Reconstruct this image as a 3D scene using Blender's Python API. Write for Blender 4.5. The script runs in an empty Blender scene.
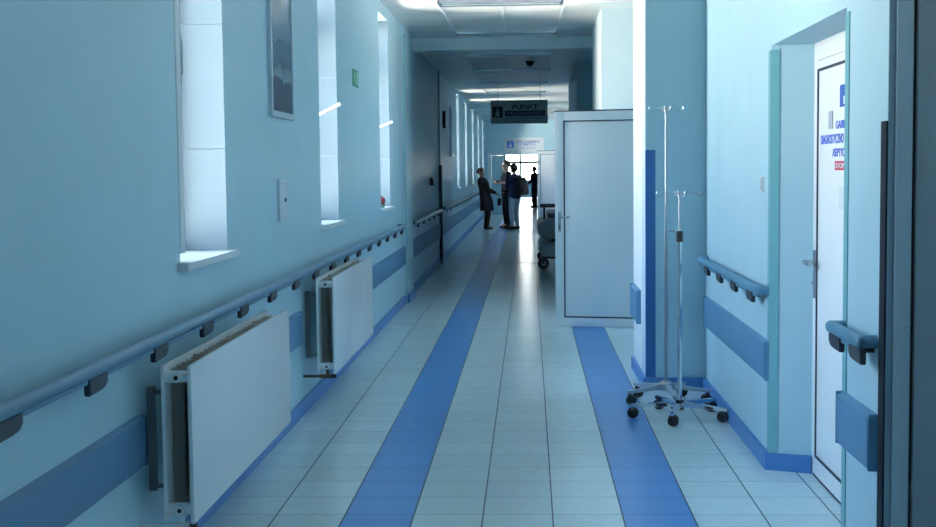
import bpy, bmesh, math, random
from mathutils import Vector, Matrix
random.seed(7)
PI = math.pi
S = bpy.context.scene
COL = S.collection

# ------------------------------------------------------------------ materials
MATS = {}
def mat(name, rgb, rough=0.5, metal=0.0, var=0.0, vscale=3.0, bump=0.0, bscale=200.0, spec=0.5, coat=0.0, emit=None, estr=0.0):
    m = bpy.data.materials.new(name); m.use_nodes = True
    nt = m.node_tree; b = nt.nodes['Principled BSDF']
    b.inputs['Base Color'].default_value = (*rgb, 1)
    b.inputs['Roughness'].default_value = rough
    b.inputs['Metallic'].default_value = metal
    b.inputs['Specular IOR Level'].default_value = spec
    b.inputs['Coat Weight'].default_value = coat
    tc = nt.nodes.new('ShaderNodeTexCoord')
    if var > 0:
        n = nt.nodes.new('ShaderNodeTexNoise'); n.inputs['Scale'].default_value = vscale
        n.inputs['Detail'].default_value = 4
        r = nt.nodes.new('ShaderNodeMapRange')
        r.inputs['From Min'].default_value = .3; r.inputs['From Max'].default_value = .7
        r.inputs['To Min'].default_value = 1 - var; r.inputs['To Max'].default_value = 1 + var
        mx = nt.nodes.new('ShaderNodeVectorMath'); mx.operation = 'SCALE'
        mx.inputs[0].default_value = rgb
        nt.links.new(tc.outputs['Object'], n.inputs['Vector'])
        nt.links.new(n.outputs['Fac'], r.inputs['Value'])
        nt.links.new(r.outputs['Result'], mx.inputs['Scale'])
        nt.links.new(mx.outputs['Vector'], b.inputs['Base Color'])
    if bump > 0:
        n = nt.nodes.new('ShaderNodeTexNoise'); n.inputs['Scale'].default_value = bscale
        bp = nt.nodes.new('ShaderNodeBump'); bp.inputs['Strength'].default_value = bump
        bp.inputs['Distance'].default_value = .002
        nt.links.new(tc.outputs['Object'], n.inputs['Vector'])
        nt.links.new(n.outputs['Fac'], bp.inputs['Height'])
        nt.links.new(bp.outputs['Normal'], b.inputs['Normal'])
    if emit:
        b.inputs['Emission Color'].default_value = (*emit, 1); b.inputs['Emission Strength'].default_value = estr
    MATS[name] = m
    return m

WALL = mat('wall_paint', (.45, .66, .75), .38, var=.03, vscale=2.5, bump=.35, bscale=160)
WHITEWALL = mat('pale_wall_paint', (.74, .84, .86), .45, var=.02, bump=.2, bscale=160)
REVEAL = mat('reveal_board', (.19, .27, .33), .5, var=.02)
WHITE = mat('white_lacquer', (.80, .83, .84), .32, var=.015)
DOORW = mat('door_panel_white', (.90, .91, .92), .38, var=.02, vscale=2)
PVC = mat('white_plastic_frame', (.86, .88, .89), .35)
GASKET = mat('dark_gasket', (.02, .025, .05), .6)
SKIRT = None
RAIL = mat('handrail_plastic', (.075, .19, .30), .38, var=.03)
RAILF = mat('handrail_plastic_worn', (.12, .22, .30), .3, var=.03)
RAILR = mat('handrail_plastic_light', (.08, .22, .34), .42, var=.03)
BUMP = mat('bumper_plastic', (.08, .20, .35), .45, var=.03, bump=.15, bscale=300)
BUMPR = mat('bumper_plastic_bright', (.09, .24, .41), .45, var=.03, bump=.15, bscale=300)
BRK = mat('bracket_navy', (.014, .024, .045), .5)
TEAL = mat('teal_corner_plastic', (.17, .42, .47), .4, var=.03)
NAVY = mat('navy_corner_plastic', (.03, .13, .36), .45, var=.03)
NAVYD = mat('dark_navy_corner_plastic', (.007, .014, .03), .75, spec=.2, var=.03)
STEEL = mat('brushed_steel', (.42, .45, .50), .28, metal=1.0, var=.04, vscale=20)
CHROME = mat('chrome', (.75, .77, .8), .12, metal=1.0)
ALU = mat('painted_aluminium', (.42, .50, .58), .4, metal=.5, var=.03)
BLACK = mat('black_rubber', (.012, .013, .018), .5)
BLACKP = mat('black_plastic', (.015, .017, .022), .35)
RADW = mat('radiator_enamel', (.92, .93, .93), .22, var=.015)
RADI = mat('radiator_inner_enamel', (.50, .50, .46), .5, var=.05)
BRASS = mat('tarnished_brass', (.10, .07, .05), .4, metal=.7)
GREEN = mat('exit_green', (.01, .20, .11), .5)
SIGNG = mat('sign_grey_plate', (.56, .64, .60), .5, var=.03)
SIGNB = mat('sign_black_lettering', (.006, .008, .012), .5)
SIGNBAR = mat('sign_navy_bar', (.012, .018, .05), .5)
SIGNLT = mat('sign_grey_lettering', (.36, .40, .52), .5)
SIGNW = mat('sign_white_plate', (.78, .82, .84), .5)
BLUEL = mat('blue_lettering', (.10, .16, .60), .5)
BLUELOGO = mat('blue_logo', (.03, .10, .42), .5)
PURPLE = mat('violet_lettering', (.16, .15, .50), .5)
RED = mat('red_label', (.62, .02, .06), .5)
GREYP = mat('grey_plastic_plate', (.42, .45, .52), .5)
CEIL = None
FRAMEG = mat('painted_steel_frame', (.17, .27, .34), .45, var=.03)
FRAMEL = mat('painted_steel_frame_light', (.30, .40, .46), .45, var=.03)
TROG = mat('stretcher_grey', (.24, .31, .35), .5, var=.05)
TROL = mat('stretcher_lower_grey', (.34, .42, .45), .5, var=.05)
CONC = mat('threshold_metal', (.50, .56, .60), .35, metal=.3)

def tile_floor():
    m = bpy.data.materials.new('floor_tiles'); m.use_nodes = True
    nt = m.node_tree; N = nt.nodes; L = nt.links; b = N['Principled BSDF']
    tc = N.new('ShaderNodeTexCoord'); sp = N.new('ShaderNodeSeparateXYZ'); L.new(tc.outputs['Object'], sp.inputs[0])
    def M(op, a, bb=None, c=None):
        n = N.new('ShaderNodeMath'); n.operation = op
        for i, v in enumerate((a, bb, c)):
            if v is None: continue
            if hasattr(v, 'is_output') or hasattr(v, 'links'): L.new(v, n.inputs[i])
            else: n.inputs[i].default_value = v
        return n.outputs[0]
    X = sp.outputs[0]; Y = sp.outputs[1]
    u = M('DIVIDE', M('SUBTRACT', X, -1.111 - 3.0), .3)
    v = M('DIVIDE', M('SUBTRACT', Y, 5.583 - 30.0), .3)
    fu = M('FRACT', u); fv = M('FRACT', v); iu = M('FLOOR', u); iv = M('FLOOR', v)
    du = M('MINIMUM', fu, M('SUBTRACT', 1.0, fu)); dv = M('MINIMUM', fv, M('SUBTRACT', 1.0, fv))
    gu = M('LESS_THAN', du, .0105); gv = M('LESS_THAN', dv, .0085)
    # which columns are blue: 11 (=10+1) and 15
    b1 = M('COMPARE', iu, 11.0, .1); b2 = M('COMPARE', iu, 15.0, .1); blue = M('MAXIMUM', b1, b2)
    comb = N.new('ShaderNodeCombineXYZ'); L.new(iu, comb.inputs[0]); L.new(iv, comb.inputs[1])
    wn = N.new('ShaderNodeTexWhiteNoise'); wn.noise_dimensions = '3D'; L.new(comb.outputs[0], wn.inputs['Vector'])
    ns = N.new('ShaderNodeTexNoise'); ns.inputs['Scale'].default_value = 14; ns.inputs['Detail'].default_value = 5
    L.new(tc.outputs['Object'], ns.inputs['Vector'])
    fac = M('ADD', M('MULTIPLY', M('SUBTRACT', wn.outputs['Value'], .5), .07), M('ADD', M('MULTIPLY', M('SUBTRACT', ns.outputs['Fac'], .5), .16), 1.0))
    def mix(f, A, B):
        n = N.new('ShaderNodeMix'); n.data_type = 'RGBA'; L.new(f, n.inputs[0])
        for i, v in ((6, A), (7, B)):
            if isinstance(v, tuple): n.inputs[i].default_value = (*v, 1)
            else: L.new(v, n.inputs[i])
        return n.outputs[2]
    base = mix(blue, (.66, .80, .83), (.055, .22, .54))
    sc = N.new('ShaderNodeVectorMath'); sc.operation = 'SCALE'; L.new(base, sc.inputs[0]); L.new(fac, sc.inputs['Scale'])
    c1 = mix(M('MULTIPLY', gv, .95), sc.outputs[0], (.07, .12, .16))
    c2 = mix(gu, c1, (.03, .05, .08))
    L.new(c2, b.inputs['Base Color'])
    g = M('MAXIMUM', gu, gv)
    rg = M('ADD', M('MULTIPLY', g, .4), M('ADD', M('ADD', .17, M('MULTIPLY', blue, .10)), M('MULTIPLY', ns.outputs['Fac'], .06)))
    L.new(rg, b.inputs['Roughness'])
    bp = N.new('ShaderNodeBump'); bp.inputs['Strength'].default_value = .12; bp.inputs['Distance'].default_value = .0015
    n2 = N.new('ShaderNodeTexNoise'); n2.inputs['Scale'].default_value = 5; L.new(tc.outputs['Object'], n2.inputs['Vector'])
    L.new(n2.outputs['Fac'], bp.inputs['Height']); L.new(bp.outputs[0], b.inputs['Normal'])
    return m
FLOOR = tile_floor()

def stripes(name, rgb, line, axis, pitch, width, rough=.5, var=.03, off=0.0, blend=1.0):
    m = bpy.data.materials.new(name); m.use_nodes = True
    nt = m.node_tree; N = nt.nodes; L = nt.links; b = N['Principled BSDF']
    tc = N.new('ShaderNodeTexCoord'); sp = N.new('ShaderNodeSeparateXYZ'); L.new(tc.outputs['Object'], sp.inputs[0])
    def M(op, a, bb=None):
        n = N.new('ShaderNodeMath'); n.operation = op
        for i, v in enumerate((a, bb)):
            if v is None: continue
            if hasattr(v, 'links'): L.new(v, n.inputs[i])
            else: n.inputs[i].default_value = v
        return n.outputs[0]
    f = M('FRACT', M('DIVIDE', M('ADD', sp.outputs[axis], 60.0 + off), pitch))
    g = M('MULTIPLY', M('LESS_THAN', f, width / pitch), blend)
    ns = N.new('ShaderNodeTexNoise'); ns.inputs['Scale'].default_value = 3; L.new(tc.outputs['Object'], ns.inputs['Vector'])
    mx = N.new('ShaderNodeMix'); mx.data_type = 'RGBA'; L.new(g, mx.inputs[0])
    mx.inputs[6].default_value = (*rgb, 1); mx.inputs[7].default_value = (*line, 1)
    sc = N.new('ShaderNodeVectorMath'); sc.operation = 'SCALE'; L.new(mx.outputs[2], sc.inputs[0])
    L.new(M('ADD', 1 - var, M('MULTIPLY', ns.outputs['Fac'], 2 * var)), sc.inputs['Scale'])
    L.new(sc.outputs[0], b.inputs['Base Color']); b.inputs['Roughness'].default_value = rough
    return m
CEIL = stripes('ceiling_panels', (.86, .87, .84), (.50, .54, .56), 1, .62, .02, .32, off=.1)
SKIRT = stripes('blue_skirting_tiles', (.055, .19, .47), (.02, .06, .16), 1, .44, .006, .4, off=.38)

def glass_mat():
    m = bpy.data.materials.new('window_glass'); m.use_nodes = True
    nt = m.node_tree; N = nt.nodes; L = nt.links
    N.remove(N['Principled BSDF']); o = N['Material Output']
    t = N.new('ShaderNodeBsdfTransparent'); t.inputs[0].default_value = (.93, .96, .97, 1)
    g = N.new('ShaderNodeBsdfGlossy'); g.inputs['Roughness'].default_value = .03
    fr = N.new('ShaderNodeFresnel'); fr.inputs[0].default_value = 1.45
    x = N.new('ShaderNodeMixShader'); L.new(fr.outputs[0], x.inputs[0]); L.new(t.outputs[0], x.inputs[1]); L.new(g.outputs[0], x.inputs[2])
    L.new(x.outputs[0], o.inputs[0]); return m
GLASS = glass_mat()

def picture_mat():
    m = bpy.data.materials.new('mountain_photo'); m.use_nodes = True
    nt = m.node_tree; N = nt.nodes; L = nt.links; b = N['Principled BSDF']; b.inputs['Roughness'].default_value = .2
    tc = N.new('ShaderNodeTexCoord'); sp = N.new('ShaderNodeSeparateXYZ'); L.new(tc.outputs['Generated'], sp.inputs[0])
    ns = N.new('ShaderNodeTexNoise'); ns.inputs['Scale'].default_value = 4; ns.inputs['Detail'].default_value = 6
    L.new(tc.outputs['Generated'], ns.inputs['Vector'])
    a = N.new('ShaderNodeMath'); a.operation = 'MULTIPLY_ADD'; L.new(ns.outputs['Fac'], a.inputs[0]); a.inputs[1].default_value = .22; L.new(sp.outputs[2], a.inputs[2])
    r = N.new('ShaderNodeValToRGB'); L.new(a.outputs[0], r.inputs[0])
    e = r.color_ramp.elements; e[0].position = .1; e[0].color = (.02, .05, .09, 1); e[1].position = 1; e[1].color = (.12, .25, .36, 1)
    for p, c in ((.30, (.03, .06, .12, 1)), (.33, (.22, .34, .38, 1)), (.42, (.06, .12, .2, 1)), (.55, (.07, .17, .26, 1)), (.78, (.10, .24, .34, 1)), (.86, (.42, .52, .56, 1)), (.95, (.16, .30, .40, 1))):
        n = e.new(p); n.color = c
    L.new(r.outputs[0], b.inputs['Base Color']); return m
PICT = picture_mat()

# ------------------------------------------------------------------ mesh helpers
class MB:
    def __init__(s): s.bm = bmesh.new()
    def box(s, x0, x1, y0, y1, z0, z1, bev=0.0, M=None):
        bm = bmesh.new(); bmesh.ops.create_cube(bm, size=1)
        for v in bm.verts: v.co = Vector((x0 + (v.co.x + .5) * (x1 - x0), y0 + (v.co.y + .5) * (y1 - y0), z0 + (v.co.z + .5) * (z1 - z0)))
        if bev > 0: bmesh.ops.bevel(bm, geom=bm.edges[:], offset=bev, segments=2, affect='EDGES', profile=.7)
        return s.add(bm, M)
    def add(s, bm, M=None):
        if M is not None: bmesh.ops.transform(bm, matrix=M, verts=bm.verts)
        me = bpy.data.meshes.new('t'); bm.to_mesh(me); bm.free(); s.bm.from_mesh(me); bpy.data.meshes.remove(me); return s
    def prism(s, pts, z0, z1, axis='z', M=None, bev=0.0):
        bm = bmesh.new()
        def P(a, b, h):
            return {'z': (a, b, h), 'x': (h, a, b), 'y': (a, h, b)}[axis]
        lo = [bm.verts.new(P(a, b, z0)) for a, b in pts]; hi = [bm.verts.new(P(a, b, z1)) for a, b in pts]
        n = len(pts)
        bm.faces.new(lo[::-1]); bm.faces.new(hi)
        for i in range(n): bm.faces.new((lo[i], lo[(i + 1) % n], hi[(i + 1) % n], hi[i]))
        bmesh.ops.recalc_face_normals(bm, faces=bm.faces[:])
        if bev > 0: bmesh.ops.bevel(bm, geom=bm.edges[:], offset=bev, segments=2, affect='EDGES')
        return s.add(bm, M)
    def tube(s, a, b, r, r2=None, seg=16, sy=1.0):
        a = Vector(a); b = Vector(b); d = b - a; L = d.length
        bm = bmesh.new(); bmesh.ops.create_cone(bm, cap_ends=True, segments=seg, radius1=r, radius2=r if r2 is None else r2, depth=L)
        if sy != 1.0: bmesh.ops.scale(bm, vec=(1, sy, 1), verts=bm.verts)
        M = Matrix.Translation((a + b) / 2) @ d.to_track_quat('Z', 'Y').to_matrix().to_4x4()
        return s.add(bm, M)
    def ball(s, c, r, sc=(1, 1, 1), seg=16, M=None):
        bm = bmesh.new(); bmesh.ops.create_uvsphere(bm, u_segments=seg, v_segments=max(6, seg // 2), radius=r)
        bmesh.ops.scale(bm, vec=sc, verts=bm.verts); T = Matrix.Translation(c)
        return s.add(bm, T @ M if M else T)
    def path(s, pts, r, seg=10):
        for i in range(len(pts) - 1): s.tube(pts[i], pts[i + 1], r, seg=seg)
        for p in pts[1:-1]: s.ball(p, r * 1.0, seg=seg)
        return s
    def build(s, name, m, parent=None, smooth=True, loc=None):
        me = bpy.data.meshes.new(name); s.bm.to_mesh(me); s.bm.free(); me.materials.append(m)
        o = bpy.data.objects.new(name, me); COL.objects.link(o)
        if smooth:
            try: me.shade_smooth(); me.set_sharp_from_angle(angle=math.radians(38))
            except Exception: pass
        if parent is not None:
            o.parent = parent
            o.location = -Vector(ORG.get(parent.name, (0, 0, 0))) if parent.name in ORG else (0, 0, 0)
        return o
ORG = {}
def thing(name, label, cat, loc, group=None, world=True, rz=0):
    """Empty at the thing's base; with world=True parts are written in world coordinates"""
    o = bpy.data.objects.new(name, None); COL.objects.link(o); o.empty_display_size = .1
    o.location = loc; o.rotation_euler = (0, 0, rz); tag(o, label, cat, group)
    if world: ORG[o.name] = loc
    return o
def tag(o, label, cat, group=None):
    o['label'] = label; o['category'] = cat
    if group: o['group'] = group
    return o
def struct(o): o['kind'] = 'structure'; return o
def dup(root, loc, label=None, group=None, rz=None):
    r = root.copy(); COL.objects.link(r); r.location = loc
    if rz is not None: r.rotation_euler = (0, 0, rz)
    if label: r['label'] = label
    if group: r['group'] = group
    for ch in list(root.children):
        c = ch.copy(); COL.objects.link(c); c.parent = r
        for g in list(ch.children):
            d = g.copy(); COL.objects.link(d); d.parent = c
    return r
def text_mesh(body, size, width=None, extrude=.001):
    cu = bpy.data.curves.new('t', 'FONT'); cu.body = body; cu.size = size; cu.extrude = extrude; cu.align_x = 'LEFT'; cu.offset = size * .018
    o = bpy.data.objects.new('t', cu); COL.objects.link(o)
    dg = bpy.context.evaluated_depsgraph_get(); dg.update()
    me = bpy.data.meshes.new_from_object(o.evaluated_get(dg))
    COL.objects.unlink(o); bpy.data.objects.remove(o)
    xs = [v.co.x for v in me.vertices]; x0, x1 = min(xs), max(xs)
    k = (width / (x1 - x0)) if width else 1
    for v in me.vertices: v.co.x = (v.co.x - x0) * k
    return me
def text_part(name, body, h, width, M, m, parent):
    """h = cap height; M places the text (x right, y up, z outward) in world space"""
    me = text_mesh(body, h / .7, width); me.transform(M); me.materials.append(m)
    o = bpy.data.objects.new(name, me); COL.objects.link(o); o.parent = parent
    o.location = -Vector(ORG[parent.name]) if parent.name in ORG else (0, 0, 0)
    return o
def face_cam(x, y, z):       # text on a plane facing -Y
    return Matrix.Translation((x, y, z)) @ Matrix.Rotation(PI / 2, 4, 'X')
def face_left(x, y, z):      # text on a plane facing -X, reading towards -Y
    return Matrix.Translation((x, y, z)) @ Matrix.Rotation(-PI / 2, 4, 'Z') @ Matrix.Rotation(PI / 2, 4, 'X')

# ------------------------------------------------------------------ room shell
ZC = 3.10; ZC2 = 3.05
XL = -1.405; XLF = -1.43; XR = 1.17; YE = 42.0; YF = 66.0
struct(MB().box(-2.0, 2.6, -2.6, YF + 1.2, -.12, 0).build('floor', FLOOR, smooth=False))
c = MB()
c.box(-1.9, 2.4, -2.4, 16.35, ZC, ZC + .12); c.box(-1.9, 2.4, 16.35, YF + .3, ZC2, ZC + .12)
struct(c.build('ceiling', CEIL, smooth=False))

WZ0, WZ1 = 1.10, 2.98
near_w = [(1.85, 2.30), (5.20, 6.03), (8.79, 9.61), (12.36, 13.20)]  # first one is an added, unseen window for more daylight near the camera
far_w = [(26.0, 26.88), (29.40, 30.28), (33.0, 33.88), (36.65, 37.53), (40.2, 41.08)]
def left_wall():
    b = MB(); T = .36
    def run(x, y0, y1, wins):
        y = y0
        for a, e in wins:
            b.box(x - T, x, y, a, 0, ZC)
            b.box(x - T, x, a, e, 0, WZ0); b.box(x - T, x, a, e, WZ1, ZC); y = e
        b.box(x - T, x, y, y1, 0, ZC)
    run(XL, -2.2, 14.65, near_w); run(XLF, 14.65, YE, far_w)
    b.box(XLF - T, XL + .03, 14.65, 15.40, 0, ZC)                      # pilaster under the beam
    b.box(XLF - T, XLF + .03, 20.72, 20.98, 0, ZC2)                     # second, flatter pilaster
    return struct(b.build('wall_left', WALL, smooth=False))
left_wall()
# right side
b = MB()
b.prism([(1.17, 9.0), (1.17, 6.43), (1.37, 6.375), (1.75, 6.375), (1.75, 9.0)], 0, ZC)     # wall between niche and door
b.prism([(1.17, 4.93), (1.75, 4.93), (1.75, 6.375), (1.37, 6.375), (1.17, 6.43)], 2.07, ZC)                                                      # lintel over the door recess
b.box(1.17, 1.75, 4.36, 4.93, 0, ZC)                                                        # pier beside the camera
struct(b.build('wall_right', WALL, smooth=False)); b = MB()
b.prism([(.775, 8.78), (1.3, 8.78), (1.3, 9.80), (.775, 9.80)], 0, ZC)                      # stub wall behind the drip stands
struct(b.build('wall_right_stub', WALL, smooth=False)); b = MB()
b.box(1.17, 1.4, 9.80, 12.3, 0, ZC); b.box(1.17, 1.4, 13.0, 13.5, 0, ZC); b.box(1.17, 1.4, 12.3, 13.0, 0, 2.15); b.box(1.17, 1.4, 12.3, 13.0, 2.75, ZC)
b.box(1.17, 1.4, 15.4, 19.65, 0, ZC)
b.box(.73, 1.4, 19.65, 24.3, 0, ZC)
b.box(1.17, 1.4, 24.3, YE, 0, ZC)
struct(b.build('wall_right_far', WALL, smooth=False))
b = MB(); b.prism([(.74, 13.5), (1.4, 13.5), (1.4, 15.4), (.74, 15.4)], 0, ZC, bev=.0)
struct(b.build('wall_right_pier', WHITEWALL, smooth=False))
struct(MB().box(1.60, 1.75, -2.2, 4.36, 0, ZC).build('wall_right_near', WALL, smooth=False))
struct(MB().box(-1.9, 1.9, -2.4, -2.2, 0, ZC).build('wall_back', WALL, smooth=False))
b = MB()
OL, OR, OT = -1.33, .80, 1.98
b.box(-1.8, OL, YE, YE + .2, 0, ZC); b.box(OR, 1.4, YE, YE + .2, 0, ZC); b.box(OL, OR, YE, YE + .2, OT, ZC)
struct(b.build('wall_end', WALL, smooth=False))
b = MB(); b.box(-1.8, -1.33, YE + .2, YF, 0, ZC); b.box(1.1, 1.4, YE + .2, YF, 0, ZC)
struct(b.build('wall_beyond', WALL, smooth=False))
b = MB(); b.box(-1.4, -1.25, YF, YF + .2, 0, ZC); b.box(.55, 1.2, YF, YF + .2, 0, ZC); b.box(-1.25, .55, YF, YF + .2, 2.42, ZC)
struct(b.build('wall_far', WALL, smooth=False))

# beams across the ceiling
def beam(n, y0, y1, z0, x0=-1.43, x1=1.2):
    return struct(MB().box(x0, x1, y0, y1, z0, ZC + .01, .006).build('trim_%d' % n, WHITEWALL))
beam(1, 16.25, 16.55, 2.955, x1=1.17)
for i, y in enumerate((31.6, 35.2, 38.9)): beam(2 + i, y, y + .3, 2.93)
# ceiling rails
n = 6
for x in (-.875, -.262, .352):
    b = MB(); b.box(x - .014, x + .014, -2.0, 16.2, ZC - .012, ZC); b.box(x - .014, x + .014, 16.6, 27.4, ZC2 - .012, ZC2)
    struct(b.build('trim_%d' % n, PVC)); n += 1
# floor thresholds
for y in (20.80, 30.6): struct(MB().box(-1.40, .73 if y < 22 else 1.15, y, y + .05, 0, .004).build('trim_%d' % n, CONC)); n += 1

# skirtings
b = MB()
def sk(b, x0, x1, y0, y1, h=.092): b.box(x0, x1, y0, y1, 0, h, .003)
sk(b, XL, XL + .015, -2.2, 14.65); sk(b, XL + .03, XL + .045, 14.62, 15.41); sk(b, XLF, XLF + .015, 15.41, 20.70); sk(b, XLF + .03, XLF + .045, 20.70, 21.0); sk(b, XLF, XLF + .015, 21.0, YE)
struct(b.build('baseboard_left', SKIRT))
b = MB(); H = .082
b.prism([(.752, 9.80), (.752, 8.757), (1.148, 8.757), (1.148, 6.426), (1.355, 6.340), (1.365, 6.376), (1.172, 6.45), (1.172, 8.782), (.776, 8.782), (.776, 9.80)], 0, H)
b.box(.776, 1.17, 9.80, 9.82, 0, H)
b.box(1.15, 1.171, 4.38, 4.93, 0, H); b.box(1.15, 1.171, 9.82, 13.48, 0, H); b.box(.72, .741, 13.48, 15.4, 0, H); b.box(.74, 1.15, 13.48, 13.501, 0, H)
b.box(1.15, 1.171, 15.4, 19.64, 0, H); b.box(.71, .731, 19.63, 24.3, 0, H); b.box(1.15, 1.171, 24.32, YE, 0, H)
struct(b.build('baseboard_right', SKIRT))

# windows
LIGHTS = []
def window(n, x, y0, y1, extras=None):
    XO = x - .30
    f = MB(); w = .065
    f.box(XO - .05, XO + .02, y0, y0 + w, WZ0, WZ1, .005); f.box(XO - .05, XO + .02, y1 - w, y1, WZ0, WZ1, .005)
    f.box(XO - .05, XO + .02, y0 + w, y1 - w, WZ0, WZ0 + w, .005); f.box(XO - .05, XO + .02, y0 + w, y1 - w, WZ1 - w, WZ1, .005)
    f.box(XO - .05, XO + .02, y0 + w, y1 - w, 2.46, 2.54, .005)
    fr = struct(f.build('window_%d' % n, PVC))
    MB().box(XO - .02, XO - .012, y0 + w, y1 - w, WZ0 + w, WZ1 - w).build('pane', GLASS, fr, smooth=False)
    s = MB(); s.prism([(XO + .02, y0 + .002), (x + .001, y0 + .002), (x + .001, y0 - .05), (x + .045, y0 - .05), (x + .045, y1 + .045), (x + .001, y1 + .045), (x + .001, y1 - .009), (XO + .02, y1 - .009)], WZ0 + .0005, 1.130)
    s.build('window_sill', WHITE, fr)
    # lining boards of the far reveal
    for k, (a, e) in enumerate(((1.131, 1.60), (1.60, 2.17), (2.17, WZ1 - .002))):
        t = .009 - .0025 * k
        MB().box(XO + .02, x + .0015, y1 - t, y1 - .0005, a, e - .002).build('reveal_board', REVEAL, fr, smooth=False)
    return fr
wn = 1
for y0, y1 in near_w: 
    fr = window(wn, XL, y0, y1)
    if wn == 2:
        sm = MB(); sm.box(XL - .26, XL + .004, y0 + .004, y0 + .074, 1.165, 2.44, .008).build('open_sash', PVC, fr)
        h = MB(); h.box(XL - .03, XL + .0, y0 + .074, y0 + .10, 1.85, 2.06, .004); h.box(XL - .022, XL - .006, y0 + .088, y0 + .135, 2.01, 2.03, .004); h.box(XL - .024, XL - .004, y0 + .12, y0 + .14, 1.89, 2.035, .005)
        h.build('sash_handle', mat('handle_grey', (.16, .22, .27), .4), fr)
    elif wn > 2:
        yy = y0 + .52
        MB().tube((XL - .17, yy, 1.845 + .02 * (wn == 4) - .0), (XL + .07, yy, 1.965), .013, seg=10).build('stay_bar', WHITE, fr)
    wn += 1
for y0, y1 in far_w: window(wn, XLF, y0, y1); wn += 1

f = MB(); xa, xb_ = 1.30, 1.36                      # added unseen niche window, lets extra daylight in behind the stub wall
f.box(xa, xb_, 12.3, 12.35, 2.15, 2.75, .004); f.box(xa, xb_, 12.95, 13.0, 2.15, 2.75, .004); f.box(xa, xb_, 12.35, 12.95, 2.15, 2.20, .004); f.box(xa, xb_, 12.35, 12.95, 2.70, 2.75, .004)
fr = struct(f.build('window_%d' % wn, PVC)); MB().box(1.326, 1.334, 12.35, 12.95, 2.20, 2.70).build('pane', GLASS, fr, smooth=False)
# ------------------------------------------------------------------ doors
def open_door(name, n, hinge, free, zt, lever=True):
    hx, hy = hinge; fx, fy = free
    d = Vector((hx - fx, hy - fy, 0)); W = d.length; ang = math.atan2(d.y, d.x)
    M = Matrix.Translation((fx, fy, 0)) @ Matrix.Rotation(ang, 4, 'Z')     # x along the leaf from the free edge, -y faces the camera
    b = MB(); t = .045; s = .085; z0 = .008
    b.box(0, s, 0, t, z0, zt, .004, M); b.box(W - s, W, 0, t, z0, zt, .004, M); b.box(s, W - s, 0, t, z0, z0 + s, .004, M); b.box(s, W - s, 0, t, zt - s, zt, .004, M)
    o = struct(b.build(name % n, PVC))
    MB().box(s + .008, W - s - .008, .005, t - .005, z0 + s + .008, zt - s - .008, .002, M).build('door_panel', DOORW, o)
    g = MB()
    for a in ((s - .002, s + .010, z0 + s - .002, zt - s + .002), (W - s - .010, W - s + .002, z0 + s - .002, zt - s + .002)): g.box(a[0], a[1], -.001, t + .001, a[2], a[3], 0, M)
    for z in (z0 + s - .002, zt - s - .010): g.box(s, W - s, -.001, t + .001, z, z + .012, 0, M)
    g.build('gasket', GASKET, o, smooth=False)
    MB().box(.0, W, .002, t - .002, zt, zt + .012, 0, M).build('top_seal', GASKET, o, smooth=False)
    if lever:
        h = MB()
        def P(x, y, z): return tuple(M @ Vector((x, y, z)))
        h.tube(P(.042, 0, 1.03), P(.042, -.05, 1.03), .010); h.tube(P(.042, -.045, 1.03), P(.15, -.045, 1.035), .009); h.box(.028, .056, -.006, 0, .90, 1.08, .003, M)
        hd = h.build('door_handle', STEEL, o)
        MB().box(.038, .046, -.008, -.005, .92, .965, 0, M).build('keyhole', BLACKP, hd, smooth=False)
    return o
open_door('door_%d', 1, (1.145, 12.10), (.238, 12.31), 2.015)
open_door('door_%d', 2, (1.10, 34.9), (.215, 35.0), 1.95, lever=False)

# door 3: closed door in the recess on the right, face at X = 1.36
XD = 1.362
f = MB()
f.box(XD, 1.44, 6.325, 6.375, 0, 2.075, .004); f.box(XD, 1.44, 4.935, 5.30, 0, 2.075, .004); f.box(XD, 1.44, 5.30, 6.325, 1.985, 2.075, .004)
d3 = struct(f.build('door_3', PVC))
D0, D1 = 5.305, 6.32
lf = MB(); st = .05
lf.box(XD - .006, XD + .05, D1 - st, D1, .012, 1.98, .004); lf.box(XD - .006, XD + .05, D0, D0 + st, .012, 1.98, .004)
lf.box(XD - .006, XD + .05, D0 + st, D1 - st, .012, .105, .004); lf.box(XD - .006, XD + .05, D0 + st, D1 - st, 1.935, 1.98, .004)
lf.build('door_leaf', PVC, d3)
g = MB()
for y in (D0 + st - .003, D1 - st - .013): g.box(XD - .0075, XD + .045, y, y + .016, .100, 1.94)
for z in (.098, 1.93): g.box(XD - .0075, XD + .045, D0 + st, D1 - st, z, z + .012)
g.build('gasket', GASKET, d3, smooth=False)
MB().box(XD - .002, XD + .04, D0 + st + .008, D1 - st - .008, .108, 1.932, .002).build('door_panel', DOORW, d3)
MB().box(XD - .004, XD + .04, D0, D1, .0, .012).build('bottom_seal', GASKET, d3, smooth=False)
h = MB(); h.box(XD - .014, XD - .006, D1 - .038, D1 - .010, .86, 1.09, .003); h.tube((XD - .01, D1 - .024, 1.035), (XD - .062, D1 - .024, 1.035), .010); h.tube((XD - .058, D1 - .024, 1.035), (XD - .056, D1 - .14, 1.03), .0095)
hd = h.build('door_handle', STEEL, d3)
MB().tube((XD - .013, D1 - .024, .935), (XD - .022, D1 - .024, .935), .008).build('lock_cylinder', ALU, hd)
ORG[d3.name] = (0, 0, 0)
XT = XD - .003
text_part('lettering', 'GABINET', .034, .27, face_left(XT, 5.909, 1.653), BLUEL, d3)
text_part('lettering', 'DIAGNOSTYCZNO', .040, .44, face_left(XT, 6.203, 1.590), BLUEL, d3)
text_part('lettering', 'ASEPTYCZNY', .035, .34, face_left(XT, 5.97, 1.531), BLUEL, d3)
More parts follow.
